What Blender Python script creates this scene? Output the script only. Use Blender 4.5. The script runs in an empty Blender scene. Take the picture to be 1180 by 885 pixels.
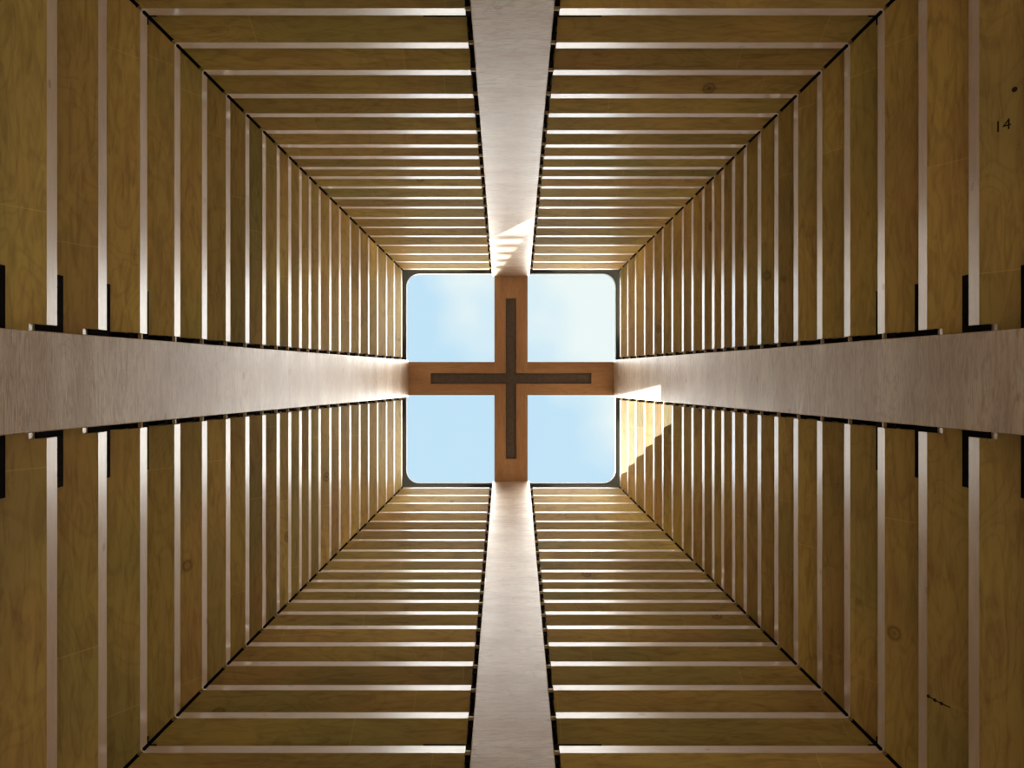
import bpy, bmesh, math, random
from mathutils import Vector
random.seed(7)
C = bpy.context.scene.collection
S = bpy.context.scene

# ------------------------------------------------------------------ camera
F = 787.0                       # focal length in pixels of an 1180 px wide frame
CAM_Z = 1.4                     # camera above the floor; all tower heights below are above the camera
H = 0.22                        # half width of a post
VPX, VPY = 587.5, 434.3
cd = bpy.data.cameras.new('camera'); cam = bpy.data.objects.new('camera', cd); C.objects.link(cam)
cd.sensor_width = 36.0; cd.lens = F / 1180.0 * 36.0
cd.shift_x = (590.0 - VPX) / 1180.0
cd.shift_y = -(442.5 - VPY) / 1180.0
cam.location = (-0.014, -0.020, CAM_Z)
cam.rotation_euler = (math.pi, 0, 0)     # straight up; image right = +X, image down = +Y
cd.clip_start = 0.05; cd.clip_end = 500
S.camera = cam

# ------------------------------------------------------------------ exposure, world, sun
S.view_settings.view_transform = 'Standard'; S.view_settings.look = 'None'
S.view_settings.gamma = 1.0; S.view_settings.use_curve_mapping = False
S.view_settings.exposure = 0.16
SKY_ZENITH = 0.93; SKY_SIDE = 17.5
SUN_DIR = Vector((0.78, -0.50, -1.0))      # direction the light travels
SUN_STRENGTH = 44.0

w = bpy.data.worlds.new('sky'); S.world = w; w.use_nodes = True
nt = w.node_tree; N = nt.nodes; L = nt.links
for n in list(N): N.remove(n)
def nd(tree, typ, **kw):
    n = tree.nodes.new(typ)
    for k, v in kw.items():
        if k in n.inputs.keys(): n.inputs[k].default_value = v
        else: setattr(n, k, v)
    return n
out = nd(nt, 'ShaderNodeOutputWorld'); bg = nd(nt, 'ShaderNodeBackground')
tc = nd(nt, 'ShaderNodeTexCoord')
mp = nd(nt, 'ShaderNodeMapping'); mp.inputs['Location'].default_value = (0.35, 0.12, 0.0)
noi = nd(nt, 'ShaderNodeTexNoise'); noi.inputs['Scale'].default_value = 4.5; noi.inputs['Detail'].default_value = 4.0
noi.inputs['Roughness'].default_value = 0.5
L.new(tc.outputs['Generated'], mp.inputs['Vector']); L.new(mp.outputs['Vector'], noi.inputs['Vector'])
sep = nd(nt, 'ShaderNodeSeparateXYZ'); L.new(tc.outputs['Generated'], sep.inputs[0])
# more cloud towards +X -Y
m1 = nd(nt, 'ShaderNodeMath', operation='MULTIPLY_ADD'); m1.inputs[1].default_value = 1.3
L.new(sep.outputs['X'], m1.inputs[0]); L.new(noi.outputs['Fac'], m1.inputs[2])
m2 = nd(nt, 'ShaderNodeMath', operation='MULTIPLY_ADD'); m2.inputs[1].default_value = -0.9
L.new(sep.outputs['Y'], m2.inputs[0]); L.new(m1.outputs[0], m2.inputs[2])
cr = nd(nt, 'ShaderNodeValToRGB')
cr.color_ramp.elements[0].position = 0.40; cr.color_ramp.elements[0].color = (0.56, 0.78, 0.95, 1)
cr.color_ramp.elements[1].position = 0.64; cr.color_ramp.elements[1].color = (0.86, 0.94, 0.94, 1)
L.new(m2.outputs[0], cr.inputs[0])
sd = nd(nt, 'ShaderNodeMapRange'); sd.inputs['From Min'].default_value = 0.975; sd.inputs['From Max'].default_value = 0.90
L.new(sep.outputs['Z'], sd.inputs['Value'])
sm = nd(nt, 'ShaderNodeMix'); sm.data_type = 'RGBA'; sm.inputs[7].default_value = (1.0, 0.955, 0.91, 1)
L.new(sd.outputs['Result'], sm.inputs[0]); L.new(cr.outputs['Color'], sm.inputs[6])
L.new(sm.outputs[2], bg.inputs['Color'])
# brightness grows away from the zenith (bright haze and cloud round the sky), low below the horizon
mr = nd(nt, 'ShaderNodeValToRGB')
el = mr.color_ramp.elements
el[0].position = 0.0; el[0].color = (0.015,)*3 + (1,)
el[1].position = 1.0; el[1].color = (SKY_ZENITH/32,)*3 + (1,)
for p, v in ((0.48, 0.015), (0.52, SKY_SIDE/32), (0.935, SKY_SIDE/32), (0.982, SKY_ZENITH/32)):
    e = mr.color_ramp.elements.new(p); e.color = (v, v, v, 1)
ma = nd(nt, 'ShaderNodeMath', operation='MULTIPLY_ADD'); ma.inputs[1].default_value = 0.5; ma.inputs[2].default_value = 0.5
L.new(sep.outputs['Z'], ma.inputs[0]); L.new(ma.outputs[0], mr.inputs[0])
mm = nd(nt, 'ShaderNodeMath', operation='MULTIPLY'); mm.inputs[1].default_value = 32.0
L.new(mr.outputs['Color'], mm.inputs[0]); L.new(mm.outputs[0], bg.inputs['Strength'])
L.new(bg.outputs[0], out.inputs[0])

sl = bpy.data.lights.new('sun', 'SUN'); so = bpy.data.objects.new('sun', sl); C.objects.link(so)
sl.energy = SUN_STRENGTH; sl.angle = math.radians(0.15); sl.color = (1.0, 0.93, 0.82)
so.rotation_euler = SUN_DIR.to_track_quat('-Z', 'Y').to_euler(); so.location = (-6, -6, 14)

# ------------------------------------------------------------------ materials
def newmat(name):
    m = bpy.data.materials.new(name); m.use_nodes = True
    t = m.node_tree
    for n in list(t.nodes): t.nodes.remove(n)
    o = t.nodes.new('ShaderNodeOutputMaterial'); b = t.nodes.new('ShaderNodeBsdfPrincipled')
    t.links.new(b.outputs[0], o.inputs[0])
    return m, t, b
def mixc(t, fac, a, b, blend='MIX'):
    n = t.nodes.new('ShaderNodeMix'); n.data_type = 'RGBA'; n.blend_type = blend
    for s, v in ((0, fac), (6, a), (7, b)):
        if hasattr(v, 'links'): t.links.new(v, n.inputs[s])
        elif isinstance(v, (int, float)): n.inputs[s].default_value = v
        else: n.inputs[s].default_value = tuple(v) + (1,)
    return n.outputs[2]
def math_(t, op, a, b=None, c=None):
    n = t.nodes.new('ShaderNodeMath'); n.operation = op
    for i, v in enumerate((a, b, c)):
        if v is None: continue
        if hasattr(v, 'links'): t.links.new(v, n.inputs[i])
        else: n.inputs[i].default_value = v
    return n.outputs[0]
def ramp(t, fac, stops):
    n = t.nodes.new('ShaderNodeValToRGB'); e = n.color_ramp.elements
    e[0].position = stops[0][0]; e[0].color = stops[0][1]
    e[1].position = stops[-1][0]; e[1].color = stops[-1][1]
    for p, c in stops[1:-1]:
        x = e.new(p); x.color = c
    t.links.new(fac, n.inputs[0]); return n.outputs[0]
def g(v): return (v, v, v, 1)

def wood(name, base, alt, dark, rough, spec, stretch=(1.2, 14.0, 14.0), var=0.35, knots=True, seam=True, grain=0.35, kscale=1.0, seed_off=0.0, green=None, coat=0.0, bump=0.15):
    m, t, b = newmat(name); Nn = t.nodes; Lk = t.links
    uv = Nn.new('ShaderNodeUVMap'); uv.uv_map = 'grain'
    oi = Nn.new('ShaderNodeObjectInfo')
    off = Nn.new('ShaderNodeCombineXYZ')
    Lk.new(math_(t, 'MULTIPLY_ADD', oi.outputs['Random'], 37.0, seed_off), off.inputs[0])
    Lk.new(math_(t, 'MULTIPLY', oi.outputs['Random'], 91.0), off.inputs[1])
    add = Nn.new('ShaderNodeVectorMath'); add.operation = 'ADD'
    Lk.new(uv.outputs[0], add.inputs[0]); Lk.new(off.outputs[0], add.inputs[1])
    P = add.outputs[0]
    def noise(scale, sc, det=3.0, rough_=0.5, dist=0.0):
        mpn = Nn.new('ShaderNodeMapping'); mpn.inputs['Scale'].default_value = sc
        Lk.new(P, mpn.inputs['Vector'])
        n = Nn.new('ShaderNodeTexNoise'); n.inputs['Scale'].default_value = scale; n.inputs['Detail'].default_value = det
        n.inputs['Roughness'].default_value = rough_; n.inputs['Distortion'].default_value = dist
        Lk.new(mpn.outputs[0], n.inputs['Vector']); return n.outputs['Fac']
    broad = noise(1.0, (1.1, 5.0, 5.0), 2.0)
    fine = noise(3.0, stretch, 5.0, 0.62, 1.4)
    # flame figure: banded noise
    flame = noise(1.0, (1.3, 6.0, 6.0), 1.0, 0.4, 0.8)
    bands = math_(t, 'SINE', math_(t, 'MULTIPLY', flame, 75.0))
    bandf = ramp(t, bands, [(0.55, g(0)), (1.0, g(1))])
    col = mixc(t, ramp(t, broad, [(0.35, g(0)), (0.68, g(1))]), base, alt)
    if green:
        gfac = math_(t, 'MULTIPLY', ramp(t, noise(0.8, (0.9, 2.2, 2.2), 2.0), [(0.48, g(0)), (0.66, g(1))]), 0.6)
        col = mixc(t, gfac, col, green)
    col = mixc(t, math_(t, 'MULTIPLY', ramp(t, fine, [(0.45, g(0)), (0.75, g(1))]), grain), col, dark)
    col = mixc(t, math_(t, 'MULTIPLY', bandf, grain*0.28), col, dark)
    if knots:
        mpk = Nn.new('ShaderNodeMapping'); mpk.inputs['Scale'].default_value = (1.7*kscale, 3.4*kscale, 3.4*kscale)
        Lk.new(P, mpk.inputs['Vector'])
        vo = Nn.new('ShaderNodeTexVoronoi'); vo.feature = 'F1'; vo.inputs['Scale'].default_value = 1.0
        Lk.new(mpk.outputs[0], vo.inputs['Vector'])
        rs = Nn.new('ShaderNodeSeparateColor'); Lk.new(vo.outputs['Color'], rs.inputs[0])
        pick = math_(t, 'GREATER_THAN', rs.outputs[0], 0.62)
        core = math_(t, 'MULTIPLY', ramp(t, vo.outputs['Distance'], [(0.02, g(1)), (0.06, g(0.25)), (0.085, g(0.8)), (0.13, g(0))]), pick)
        col = mixc(t, math_(t, 'MULTIPLY', core, 0.75), col, tuple(0.45*c for c in dark))
    if seam:   # butt joints between board lengths
        sepu = Nn.new('ShaderNodeSeparateXYZ'); Lk.new(P, sepu.inputs[0])
        fr = math_(t, 'FRACT', math_(t, 'MULTIPLY', sepu.outputs[0], 0.62))
        cell = math_(t, 'FLOOR', math_(t, 'MULTIPLY', sepu.outputs[0], 0.62))
        wn = Nn.new('ShaderNodeTexWhiteNoise'); wn.noise_dimensions = '1D'
        Lk.new(math_(t, 'ADD', cell, math_(t, 'MULTIPLY', oi.outputs['Random'], 17.0)), wn.inputs['W'])
        col = mixc(t, 0.55, col, mixc(t, wn.outputs['Value'], (0.88, 0.88, 0.85), (1.10, 1.09, 1.09)), 'MULTIPLY')
        line = math_(t, 'LESS_THAN', fr, 0.0035)
        col = mixc(t, math_(t, 'MULTIPLY', line, 0.25), col, tuple(min(1, c*1.6) for c in base))
    hv = Nn.new('ShaderNodeHueSaturation')
    Lk.new(math_(t, 'MULTIPLY_ADD', oi.outputs['Random'], var, 1.0 - var/2), hv.inputs['Value'])
    wn2 = Nn.new('ShaderNodeTexWhiteNoise'); wn2.noise_dimensions = '1D'
    Lk.new(math_(t, 'MULTIPLY', oi.outputs['Random'], 53.0), wn2.inputs['W'])
    Lk.new(math_(t, 'MULTIPLY_ADD', wn2.outputs['Value'], 0.012, 0.494), hv.inputs['Hue'])
    Lk.new(col, hv.inputs['Color']); Lk.new(hv.outputs[0], b.inputs['Base Color'])
    b.inputs['Roughness'].default_value = rough; b.inputs['Specular IOR Level'].default_value = spec
    b.inputs['Coat Weight'].default_value = coat; b.inputs['Coat Roughness'].default_value = 0.25
    bp = Nn.new('ShaderNodeBump'); bp.inputs['Strength'].default_value = bump; bp.inputs['Distance'].default_value = 0.004
    Lk.new(fine, bp.inputs['Height']); Lk.new(bp.outputs[0], b.inputs['Normal'])
    return m

def plain(name, col, rough=0.5, metal=0.0, nscale=30.0, namt=0.25, spec=0.5):
    m, t, b = newmat(name)
    tcn = t.nodes.new('ShaderNodeTexCoord'); n = t.nodes.new('ShaderNodeTexNoise'); n.inputs['Scale'].default_value = nscale
    n.inputs['Detail'].default_value = 4.0
    t.links.new(tcn.outputs['Object'], n.inputs['Vector'])
    c = mixc(t, n.outputs['Fac'], tuple(x*(1-namt) for x in col), tuple(min(1, x*(1+namt)) for x in col))
    t.links.new(c, b.inputs['Base Color']); b.inputs['Roughness'].default_value = rough
    b.inputs['Metallic'].default_value = metal; b.inputs['Specular IOR Level'].default_value = spec
    return m

M_FACE = wood('ochre_board', (0.455, 0.335, 0.095), (0.41, 0.265, 0.088), (0.13, 0.065, 0.025), 0.45, 0.4, green=(0.25, 0.22, 0.07), grain=0.55, kscale=1.5)
M_EDGE = wood('planed_edge', (0.40, 0.295, 0.20), (0.36, 0.255, 0.17), (0.18, 0.11, 0.07), 0.38, 0.75, var=0.12, knots=True, seam=False, grain=0.3, kscale=3.2, bump=0.06, coat=0.42)
M_POST = wood('post_timber', (0.46, 0.365, 0.28), (0.34, 0.24, 0.165), (0.17, 0.105, 0.065), 0.42, 0.6, stretch=(2.5, 22.0, 12.0), var=0.05, knots=True, kscale=2.4, seam=False, grain=0.8, bump=0.3, coat=0.1)
M_BEAM = wood('roof_beam_timber', (0.46, 0.26, 0.13), (0.38, 0.20, 0.095), (0.18, 0.08, 0.03), 0.5, 0.4, var=0.05, knots=False, seam=False, grain=0.5)
M_STEEL = plain('black_steel', (0.006, 0.004, 0.0035), 0.85, 0.0, 40, 0.3, 0.03)
M_INLAY = plain('dark_inlay', (0.10, 0.078, 0.066), 0.75, 0.0, 25, 0.45, 0.3)
M_FRAME = plain('grey_frame', (0.045, 0.055, 0.06), 0.7, 0.0, 12, 0.2)
M_STONE = plain('paving', (0.10, 0.082, 0.058), 0.85, 0.0, 3, 0.12)
M_WALL = plain('limewashed_wall', (0.26, 0.21, 0.15), 0.9, 0.0, 2, 0.1)
M_GROUND = plain('dry_ground', (0.085, 0.07, 0.048), 0.95, 0.0, 0.4, 0.3)
M_INK = plain('pencil_mark', (0.03, 0.02, 0.015), 0.9, 0.0, 30, 0.1, 0.1)
M_DOWEL = plain('light_dowel', (0.60, 0.46, 0.24), 0.6, 0.0, 60, 0.2)

# glass: clear with a fresnel sheen
M_GLASS = bpy.data.materials.new('clear_glass'); M_GLASS.use_nodes = True
t = M_GLASS.node_tree
for n in list(t.nodes): t.nodes.remove(n)
o_ = t.nodes.new('ShaderNodeOutputMaterial'); mx = t.nodes.new('ShaderNodeMixShader'); tr = t.nodes.new('ShaderNodeBsdfTransparent')
gl = t.nodes.new('ShaderNodeBsdfGlossy'); gl.inputs['Roughness'].default_value = 0.02
fz = t.nodes.new('ShaderNodeFresnel'); fz.inputs['IOR'].default_value = 1.2
tr.inputs['Color'].default_value = (0.97, 0.985, 0.98, 1)
t.links.new(fz.outputs[0], mx.inputs[0]); t.links.new(tr.outputs[0], mx.inputs[1]); t.links.new(gl.outputs[0], mx.inputs[2])
t.links.new(mx.outputs[0], o_.inputs[0])

# ------------------------------------------------------------------ helpers
def wloc(o):
    return o.location + (wloc(o.parent) if o.parent else Vector((0, 0, 0)))
def link(name, bm, mats, parent=None, origin=(0, 0, 0)):
    bmesh.ops.recalc_face_normals(bm, faces=bm.faces[:])
    ov = Vector(origin)
    for v in bm.verts: v.co -= ov
    me = bpy.data.meshes.new(name); bm.to_mesh(me); bm.free()
    for m in (mats if isinstance(mats, (list, tuple)) else [mats]): me.materials.append(m)
    o = bpy.data.objects.new(name, me); C.objects.link(o)
    if parent is not None:
        o.parent = parent; o.location = ov - wloc(parent)
    else: o.location = ov
    return o
def tag(o, label, cat, group=None):
    o['label'] = label; o['category'] = cat
    if group: o['group'] = group
    return o
def struct(o):
    o['kind'] = 'structure'; return o
def box(bm, x0, x1, y0, y1, z0, z1, uvax=None):
    vs = [bm.verts.new((x, y, z)) for z in (z0, z1) for y in (y0, y1) for x in (x0, x1)]
    fs = []
    for q in ((0, 1, 3, 2), (4, 5, 7, 6), (0, 1, 5, 4), (2, 3, 7, 6), (0, 2, 6, 4), (1, 3, 7, 5)):
        fs.append(bm.faces.new([vs[i] for i in q]))
    return fs
def prism(bm, pts_lo, pts_hi, smooth=False):
    lo = [bm.verts.new(p) for p in pts_lo]; hi = [bm.verts.new(p) for p in pts_hi]
    n = len(lo); a = bm.faces.new(lo[::-1]); b = bm.faces.new(hi); side = []
    for i in range(n):
        side.append(bm.faces.new((lo[i], lo[(i+1) % n], hi[(i+1) % n], hi[i])))
    return a, b, side

# ------------------------------------------------------------------ tower profile (z above the camera)
def z_of_r(r): return 0.22*F / (11.0 + 0.085*r)   # height of a board edge seen at radius r
RAD = [602, 530, 471.5, 424, 385, 353.5, 326.3, 304, 284.6, 268.3, 255, 242.6, 231.7, 220.4, 208, 197, 185, 174, 163.7, 153.3, 143, 134, 125.5]
T = 0.070                                          # board thickness, plumb-cut
ZB = [z_of_r(r) - T/2 for r in RAD]                # underside of each board at its inner edge
ZTOP = 8.13
D1, D2 = 0.038, 0.15
TAN = math.tan(math.radians(58))
GAPC, GAPM = 0.034, 0.014
PROT = 0.035                                       # posts stand this far into the shaft

# side frames: name, outward vector, lateral vector, words for the two halves (lateral +, -)
SIDES = [
 ('left',   Vector((-1, 0, 0)), Vector((0, 1, 0)), 'below', 'above'),
 ('right',  Vector((1, 0, 0)),  Vector((0, 1, 0)), 'below', 'above'),
 ('top',    Vector((0, -1, 0)), Vector((1, 0, 0)), 'right of', 'left of'),
 ('bottom', Vector((0, 1, 0)),  Vector((1, 0, 0)), 'right of', 'left of'),
]
ORD = ['', 'first', 'second', 'third', 'fourth', 'fifth', 'sixth', 'seventh', 'eighth', 'ninth', 'tenth', 'eleventh', 'twelfth',
       'thirteenth', 'fourteenth', 'fifteenth', 'sixteenth', 'seventeenth', 'eighteenth', 'nineteenth', 'twentieth',
       'twenty-first', 'twenty-second', 'twenty-third']

# ------------------------------------------------------------------ the setting: ground, floor, roof slab
bm = bmesh.new(); box(bm, -60, 60, -60, 60, -0.35, -0.05); ground = struct(link('ground', bm, M_GROUND))
BI = 3.3; BT = 0.25                                 # room below, the shaft rises out of its roof
bm = bmesh.new(); box(bm, -BI, BI, -BI, BI, -0.05, 0.0); fl = struct(link('floor', bm, M_STONE))
HZ = CAM_Z + 5.35; OPEN_H = 1.9                 # the room is open all round below OPEN_H
bm = bmesh.new(); box(bm, -BI-BT, -BI, -BI-BT, BI+BT, OPEN_H, HZ); struct(link('wall_left', bm, M_WALL))
bm = bmesh.new(); box(bm, BI, BI+BT, -BI-BT, BI+BT, OPEN_H, HZ); struct(link('wall_right', bm, M_WALL))
bm = bmesh.new(); box(bm, -BI, BI, -BI-BT, -BI, OPEN_H, HZ); struct(link('wall_top', bm, M_WALL))
bm = bmesh.new(); box(bm, -BI, BI, BI, BI+BT, OPEN_H, HZ); struct(link('wall_bottom', bm, M_WALL))
bm = bmesh.new(); q = 1.975; e = BI + BT             # roof round the shaft
box(bm, -e, e, -e, -q, HZ+0.001, HZ+0.15); box(bm, -e, e, q, e, HZ+0.001, HZ+0.15); box(bm, -e, -q, -q, q, HZ+0.001, HZ+0.15); box(bm, q, e, -q, q, HZ+0.001, HZ+0.15)
struct(link('ceiling_lower', bm, M_WALL))
tn = 0
for sx in (-1, 1):                                  # piers carrying the walls at the room's corners, and black strips added behind the boards to stop sky leaks
    for sy in (-1, 1):
        tn += 1
        bm = bmesh.new(); x0, x1 = sorted((sx*(BI-0.15), sx*(BI+BT))); y0, y1 = sorted((sy*(BI-0.15), sy*(BI+BT)))
        box(bm, x0, x1, y0, y1, 0.002, OPEN_H-0.002); struct(link('pier_%d' % tn, bm, M_WALL))
        bm = bmesh.new(); za, zb_ = 2.5, 8.12
        q = [(0.20, 0.20), (0.26, 0.26), (0.26, 0.0), (0.20, 0.0)]; q2 = [(0.20, 0.20), (0.26, 0.26), (0.0, 0.26), (0.0, 0.20)]
        wt = lambda z: 2.587 - 0.1644*z
        for qq in (q, q2):
            prism(bm, [(sx*(wt(za)+a), sy*(wt(za)+b), za+CAM_Z) for a, b in qq], [(sx*(wt(zb_)+a), sy*(wt(zb_)+b), zb_+CAM_Z) for a, b in qq])
        struct(link('corner_backing_%d' % tn, bm, M_STEEL))
# unseen wall, added to keep the sun off part of the roof light
def W(z): return 2.587 - 0.1644*z                 # half width of the shaft: it tapers upwards
XB = -5.0; KS = -SUN_DIR.y/SUN_DIR.x; TH = 0.06
def sun_h(x_edge): return CAM_Z + ZTOP + (x_edge - XB)/SUN_DIR.x
def sun_y(v): return v - KS*XB                       # v = y + KS*x stays the same along a sunbeam
bm = bmesh.new()
yb, ym, yt = sun_y(-1.30), sun_y(1.00), 14.0
box(bm, XB-TH, XB, yb, ym, -0.05, sun_h(1.7)); box(bm, XB-TH, XB, ym, yt, -0.05, sun_h(0.0))
box(bm, XB-TH, XB, -12, yb-1.3, -0.05, sun_h(1.7))
box(bm, XB-TH, XB, yb-1.3, yb, -0.05, sun_h(-1.45)); box(bm, XB-TH, XB, yb-1.3, yb, sun_h(-0.05), sun_h(1.7))
for k in range(5):                                   # raking slats, shaped to stripe the sun on the top post
    dz = 0.34 + 0.23*k; yr = sun_y(-(W(ZTOP - dz) - 0.035)); sl_ = 1.0/(SUN_DIR.x*KS)/1.0
    for_y = lambda y, o_: CAM_Z + ZTOP - dz + (0 - XB)/SUN_DIR.x + o_ + (y - yr)*sl_*1.0
    y0, y1, hw = yr-0.35, yr+0.35, 0.035
    prism(bm, [(XB-0.02, y0, for_y(y0, -hw)), (XB-0.02, y1, for_y(y1, -hw)), (XB-0.02, y1, for_y(y1, hw)), (XB-0.02, y0, for_y(y0, hw))],
              [(XB, y0, for_y(y0, -hw)), (XB, y1, for_y(y1, -hw)), (XB, y1, for_y(y1, hw)), (XB, y0, for_y(y0, hw))])
struct(link('sun_blocker', bm, M_WALL))

zt = CAM_Z + ZTOP
RO, RI = 1.60, 1.262                                # roof slab ring
bm = bmesh.new()
box(bm, -RO, RO, -RO, -RI, zt, zt+0.12); box(bm, -RO, RO, RI, RO, zt, zt+0.12)
box(bm, -RO, -RI, -RI, RI, zt, zt+0.12); box(bm, RI, RO, -RI, RI, zt, zt+0.12)
ceil = struct(link('ceiling', bm, M_FRAME))

# roof lights: four quadrant frames with one rounded corner, and a pane each
HB = 0.1975                                         # half width of the roof beams
zf = zt + 0.004
wn_ = 0
for sx in (-1, 1):
    for sy in (-1, 1):
        wn_ += 1
        a0 = HB + 0.003; a1 = 1.248; a2 = RI - 0.001; R = 0.155
        inner = [(a0, a1), (a0, a0), (a1, a0)]
        arc = [(a1 - R + R*math.cos(q), a1 - R + R*math.sin(q)) for q in [math.pi/2*i/10 for i in range(11)]]
        bm = bmesh.new()
        # L-shaped frame with inner rounded corner: strip outside the arc
        pin = [(a1, a0)] + arc + [(a0, a1)]
        pout = [(a2, a0)] + [(a2, a2 - (a2-a1+R)*(1 - i/5.0)) if i <= 5 else (a2 - (a2-a1+R)*((i-5)/5.0), a2) for i in range(11)] + [(a0, a2)]
        lo_i = [bm.verts.new((sx*x, sy*y, zf)) for x, y in pin]; lo_o = [bm.verts.new((sx*x, sy*y, zf)) for x, y in pout]
        hi_i = [bm.verts.new((sx*x, sy*y, zf+0.07)) for x, y in pin]; hi_o = [bm.verts.new((sx*x, sy*y, zf+0.07)) for x, y in pout]
        k = len(pin)
        for i in range(k-1):
            bm.faces.new((lo_i[i], lo_i[i+1], lo_o[i+1], lo_o[i])); bm.faces.new((hi_i[i], hi_i[i+1], hi_o[i+1], hi_o[i]))
            bm.faces.new((lo_i[i], lo_i[i+1], hi_i[i+1], hi_i[i])); bm.faces.new((lo_o[i], lo_o[i+1], hi_o[i+1], hi_o[i]))
        for i in (0, k-1): bm.faces.new((lo_i[i], lo_o[i], hi_o[i], hi_i[i]))
        wf = struct(link('window_%d' % wn_, bm, M_FRAME, None, (sx*0.7, sy*0.7, zf)))
        bm = bmesh.new()
        x0, x1 = sorted((sx*(a0), sx*(a2))); y0, y1 = sorted((sy*a0, sy*a2))
        box(bm, x0, x1, y0, y1, zf+0.071, zf+0.077)
        link('pane', bm, M_GLASS, wf, (sx*0.7, sy*0.7, zf+0.071))

# ------------------------------------------------------------------ roof cross with its dark inlay
ZR = zt - 0.01; BE = RI - 0.001; IH, IL = 0.063, 0.955; SD = 0.035
bm = bmesh.new(); uvl = bm.loops.layers.uv.new('grain')
xs = sorted({-BE, -IL, -HB, -IH, IH, HB, IL, BE})
zs = [ZR, ZR+SD, ZR+0.16]
def in_cross(x, y): return (abs(x) < HB or abs(y) < HB)
def in_slot(x, y): return (abs(x) < IH and abs(y) < IL) or (abs(y) < IH and abs(x) < IL)
cells = set()
for i in range(len(xs)-1):
    for j in range(len(xs)-1):
        cx_, cy_ = (xs[i]+xs[i+1])/2, (xs[j]+xs[j+1])/2
        for kz in range(2):
            if in_cross(cx_, cy_) and not (kz == 0 and in_slot(cx_, cy_)): cells.add((i, j, kz))
vc = {}
def V(i, j, kz):
    if (i, j, kz) not in vc: vc[(i, j, kz)] = bm.verts.new((xs[i], xs[j], zs[kz]))
    return vc[(i, j, kz)]
for (i, j, kz) in cells:
    for (di, dj, dk, q) in ((-1,0,0,((0,0,0),(0,1,0),(0,1,1),(0,0,1))), (1,0,0,((1,0,0),(1,1,0),(1,1,1),(1,0,1))), (0,-1,0,((0,0,0),(1,0,0),(1,0,1),(0,0,1))),
                         (0,1,0,((0,1,0),(1,1,0),(1,1,1),(0,1,1))), (0,0,-1,((0,0,0),(1,0,0),(1,1,0),(0,1,0))), (0,0,1,((0,0,1),(1,0,1),(1,1,1),(0,1,1)))):
        if (i+di, j+dj, kz+dk) not in cells:
            f = bm.faces.new([V(i+a, j+b, kz+c) for a, b, c in q])
            cy_ = (xs[j]+xs[j+1])/2; cx_ = (xs[i]+xs[i+1])/2
            for lp in f.loops:
                c = lp.vert.co
                lp[uvl].uv = (c.x, c.y + c.z) if (abs(cy_) < HB and abs(cx_) > HB) else (c.y + 5, c.x + c.z)
cross = tag(link('beam_cross', bm, M_BEAM, None, (0, 0, ZR)), 'brown timber roof beams crossing in the middle of the skylight, dark cross set in', 'roof beam')
bm = bmesh.new()
zi = ZR + 0.018
pts = [(-IH, -IL), (IH, -IL), (IH, -IH), (IL, -IH), (IL, IH), (IH, IH), (IH, IL), (-IH, IL), (-IH, IH), (-IL, IH), (-IL, -IH), (-IH, -IH)]
sc = 0.965
def ins(p): return (p[0] - math.copysign(0.004, p[0]), p[1] - math.copysign(0.004, p[1]))
prism(bm, [ins(p) + (zi,) for p in pts], [ins(p) + (ZR+SD-0.001,) for p in pts])
inl = link('inlay_cross', bm, M_INLAY, cross, (0, 0, zi)); inl['label'] = 'dark grey-brown cross let into the beams'

# ------------------------------------------------------------------ posts
def make_post(side):
    name, o, l, _, _ = side
    bm = bmesh.new(); uvl = bm.loops.layers.uv.new('grain')
    z0, z1 = -CAM_Z + 0.002, ZTOP - 0.012
    def pt(d, s, z): return o*(W(z) + d) + l*s + Vector((0, 0, z + CAM_Z))
    # a wider black flange outside, added to darken the slots beside the post
    plan = [(-PROT, -H+0.004), (-PROT+0.004, -H), (D2+0.02, -H), (D2+0.02, H), (-PROT+0.004, H), (-PROT, H-0.004)]
    prism(bm, [pt(d, s, z0) for d, s in plan], [pt(d, s, z1 if d < 0.1 else z1) for d, s in plan])
    for f in bm.faces:
        for lp in f.loops:
            c = lp.vert.co
            lp[uvl].uv = (c.dot(l) + 3, c.z)
    where = {'left': 'at the left of the photo', 'right': 'at the right of the photo', 'top': 'running up to the top edge', 'bottom': 'running down to the bottom edge'}[name]
    extra = {'left': 'wavy-grained', 'right': 'brown-streaked', 'top': 'sun-striped', 'bottom': 'evenly pale'}[name]
    org = o*W(z0) + Vector((0, 0, z0 + CAM_Z))
    p = tag(link('timber_post', bm, M_POST, None, org), '%s pale timber post, %s between two bays of boards' % (extra, where), 'post', None)
    return p
def make_slot_backing(side, p):  # added black backing that keeps the slots beside the post dark
    name, o, l, _, _ = side
    def pt(d, s, z): return o*(W(z) + d) + l*s + Vector((0, 0, z + CAM_Z))
    bm = bmesh.new(); plan = [(D2+0.0205, -H-0.09), (D2+0.05, -H-0.09), (D2+0.05, H+0.09), (D2+0.0205, H+0.09)]
    prism(bm, [pt(d, s, 2.2) for d, s in plan], [pt(d, s, ZTOP-0.013) for d, s in plan])
    link('slot_backing', bm, M_STEEL, p, pt(D2+0.03, 0, 2.2))
posts = [make_post(s) for s in SIDES]
for s_, p_ in zip(SIDES, posts): make_slot_backing(s_, p_)

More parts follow.
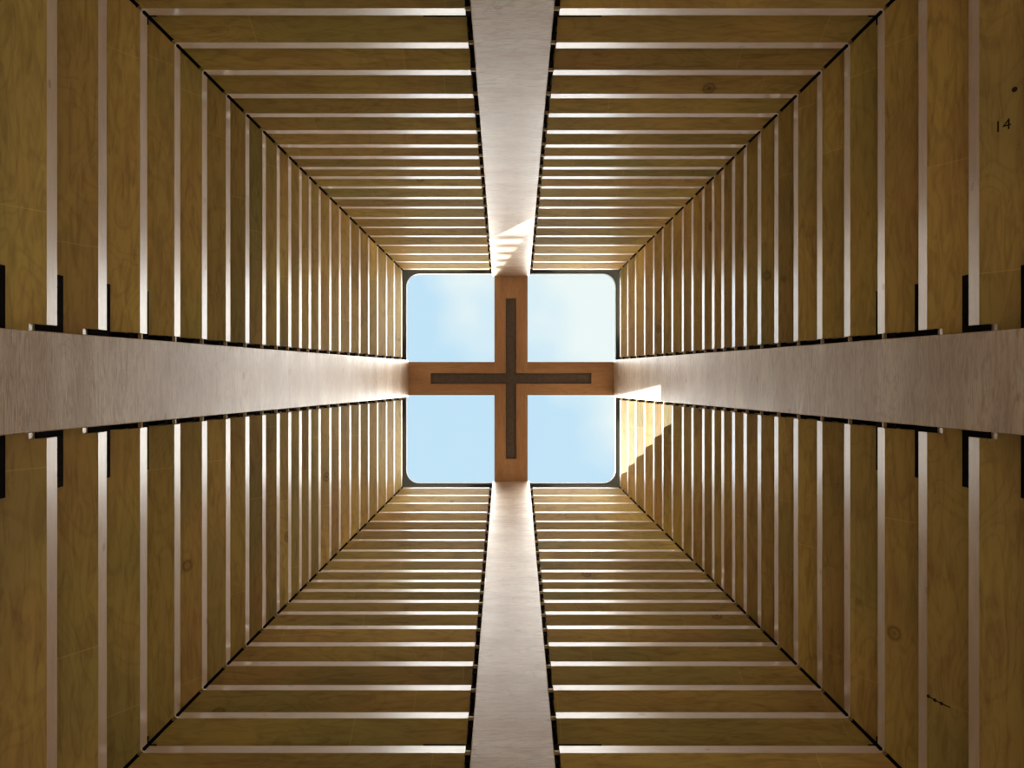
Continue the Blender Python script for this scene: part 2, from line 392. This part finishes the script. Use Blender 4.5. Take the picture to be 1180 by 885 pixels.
# ------------------------------------------------------------------ louvre boards
BOARDS = {}
def make_board(side, half, n):
    name, o, l0, wp, wm = side
    l = l0 * half; word = wp if half > 0 else wm
    zb = ZB[n]; w_ = W(zb)
    def P(d, s, z): return o*(w_ + d) + l*s + Vector((0, 0, z + CAM_Z))
    m = 0.0012
    plan = [(0.0, H+GAPC), (0.0, w_-GAPM), (D2, w_+D2-GAPM)] + ([(D2, H+m), (D1, H+m), (D1, H+GAPC)] if n <= 2 else [(D2, H+GAPC)])
    bm = bmesh.new(); uvl = bm.loops.layers.uv.new('grain')
    lo = [P(d, s, zb - d*TAN) for d, s in plan]; hi = [P(d, s, zb + T - d*TAN) for d, s in plan]
    a, b, side_f = prism(bm, lo, hi)
    side_f[0].material_index = 1; 
    if n <= 2: side_f[4].material_index = 1
    uvs = {}
    for f in bm.faces:
        vert = f.material_index == 1
        for lp in f.loops:
            c = lp.vert.co; u = c.dot(l); d = c.dot(o) - w_
            lp[uvl].uv = (u, (c.z - zb) if vert else d + (0.5 if f is b else 0))
    org = P(0.05, (H + w_)/2, zb)
    ob = link('louvre_board', bm, [M_FACE, M_EDGE], None, org)
    if n+1 < len(ZB): z_next, w_next = ZB[n+1], W(ZB[n+1])
    else: z_next, w_next = ZTOP + 0.0, None
    # steel angle beside the post: stands on this board behind its inner edge, leg on the post side
    z_lo = zb + T - (D1-0.009)*TAN + 0.002
    z_hi = (z_next - (w_ + D1 - w_next)*TAN - 0.001) if w_next else ZTOP - 0.002
    bm = bmesh.new()
    q = [(D1-0.008, H+0.002), (D1-0.008, H+0.275), (D1-0.001, H+0.275), (D1-0.001, H+0.008), (D1+0.001, H+0.008), (D1+0.001, H+0.002)]
    prism(bm, [P(d, s, z_lo) for d, s in q], [P(d, s, z_hi) for d, s in q])
    z_dn = zb - (D1-0.004)*TAN + 0.010 - (0.0 if n > 2 else -0.02)
    prism(bm, [P(d, s, z_dn) for d, s in ((D1-0.008, H+0.002), (D1-0.008, H+GAPC-0.001), (D1-0.0015, H+GAPC-0.001), (D1-0.0015, H+0.002))],
          [P(d, s, z_lo-0.0005) for d, s in ((D1-0.008, H+0.002), (D1-0.008, H+GAPC-0.001), (D1-0.0015, H+GAPC-0.001), (D1-0.0015, H+0.002))])
    br = link('bracket', bm, M_STEEL, ob, P(D1, H+0.1, z_lo))
    if n <= 3:
        for s in (H+0.10, H+0.22):
            bm = bmesh.new(); zc = (z_hi*0.7 + z_lo*0.3) if True else 0
            ring = [(math.cos(k*math.pi/3)*0.009, math.sin(k*math.pi/3)*0.009) for k in range(6)]
            prism(bm, [P(D1-0.0085, s + a_, zc + b_) for a_, b_ in ring], [P(D1-0.014, s + a_, zc + b_) for a_, b_ in ring])
            link('bolt', bm, M_STEEL, br, P(D1-0.0085, s, zc))
    # small steel plate closing the mitred corner
    bm = bmesh.new()
    e = w_ + D1 - 0.008
    q = [(D1-0.008, e-0.045), (D1-0.008, e-0.0015), (D1-0.001, e+0.0055), (D1-0.001, e-0.045)]
    z_hi2 = z_hi
    prism(bm, [P(d, s, z_lo) for d, s in q], [P(d, s, z_hi2) for d, s in q])
    link('corner_plate', bm, M_STEEL, ob, P(D1, e-0.02, z_lo))
    # pale wooden packer between the mitred ends
    bm = bmesh.new(); zc = zb + T*0.55
    q = [(0.012, w_+0.012-GAPM+0.0005), (0.012, w_+0.012-0.001), (0.034, w_+0.034-0.001), (0.034, w_+0.034-GAPM+0.0005)]
    prism(bm, [P(d, s, zc-0.006) for d, s in q], [P(d, s, zc+0.006) for d, s in q])
    link('packer', bm, M_DOWEL, ob, P(0.02, w_, zc))
    if n > 2:
        bm = bmesh.new(); q = [(0.008, H+0.0015), (0.008, H+GAPC-0.001), (0.027, H+GAPC-0.001), (0.027, H+0.0015)]
        prism(bm, [P(d, s, zc-0.010) for d, s in q], [P(d, s, zc+0.002) for d, s in q])
        link('packer', bm, M_DOWEL, ob, P(0.02, H+0.02, zc))
    k = len(ZB) - n
    place = {'left': 'left wall %s its post', 'right': 'right wall %s its post', 'top': 'top wall %s its post', 'bottom': 'bottom wall %s its post'}[name] % word
    tag(ob, 'pale-edged louvre board, %s, %s outward from the skylight' % (place, ORD[k]), 'board',
        'louvre boards on the %s' % place)
    BOARDS[(name, half, n)] = ob
    return ob
for side in SIDES:
    for half in (-1, 1):
        for n in range(len(ZB)):
            make_board(side, half, n)

# ------------------------------------------------------------------ pencilled number, plug and scored line on the right wall
from mathutils import Matrix
def under(n, half, d, s, lift=0.0012):
    return Vector((W(ZB[n]) + d, half*s, ZB[n] + CAM_Z - d*TAN)) + Vector((-TAN, 0, -1)).normalized()*lift
AX = Vector((1, 0, -TAN)).normalized(); AY = Vector((0, -1, 0)); AZ = AX.cross(AY)
def number_mark():
    ob = BOARDS[('right', -1, 1)]
    cu = bpy.data.curves.new('mark', 'FONT'); cu.body = '14'; cu.size = 0.068; cu.align_x = 'CENTER'; cu.align_y = 'CENTER'; cu.extrude = 0.0006
    to = bpy.data.objects.new('mark', cu); C.objects.link(to)
    dg = bpy.context.evaluated_depsgraph_get(); me = bpy.data.meshes.new_from_object(to.evaluated_get(dg))
    bpy.data.objects.remove(to)
    me.materials.clear(); me.materials.append(M_INK)
    o = bpy.data.objects.new('number_mark', me); C.objects.link(o); o.parent = ob
    m = Matrix((AX, AY, AZ)).transposed().to_4x4(); m.translation = under(1, -1, 0.0485, 1.113) - ob.location
    o.matrix_local = m
    o['label'] = 'small dark number 14 on the board'
    ob['label'] = 'pale-edged louvre board marked 14, right wall above its post, near the right edge'
    # dark plug
    bm = bmesh.new(); c = under(1, -1, 0.073, 1.256); ring = [math.pi*2*k/12 for k in range(12)]
    prism(bm, [c + (AX*math.cos(q) + AY*math.sin(q))*0.011 for q in ring], [c + AZ*0.002 + (AX*math.cos(q) + AY*math.sin(q))*0.011 for q in ring])
    link('plug', bm, M_INK, ob, c)
    ob = BOARDS[('right', 1, 2)]
    bm = bmesh.new(); pts = [(0.004, 1.545), (0.020, 1.552), (0.036, 1.556), (0.056, 1.560)]
    for a_, b_ in zip(pts[:-1], pts[1:]):
        p, q = under(2, 1, *a_), under(2, 1, *b_); w2 = AY*0.003
        prism(bm, [p - w2, q - w2, q + w2, p + w2], [v + AZ*0.0015 for v in (p - w2, q - w2, q + w2, p + w2)])
    for a_ in pts[:3]:
        c = under(2, 1, *a_)
        prism(bm, [c + AZ*0.0005 + (AX*math.cos(q) + AY*math.sin(q))*0.008 for q in ring], [c + AZ*0.003 + (AX*math.cos(q) + AY*math.sin(q))*0.008 for q in ring])
    k = link('crack', bm, M_INK, ob, under(2, 1, 0.03, 1.55))
    k['label'] = 'short dark cross crack with spots'
number_mark()
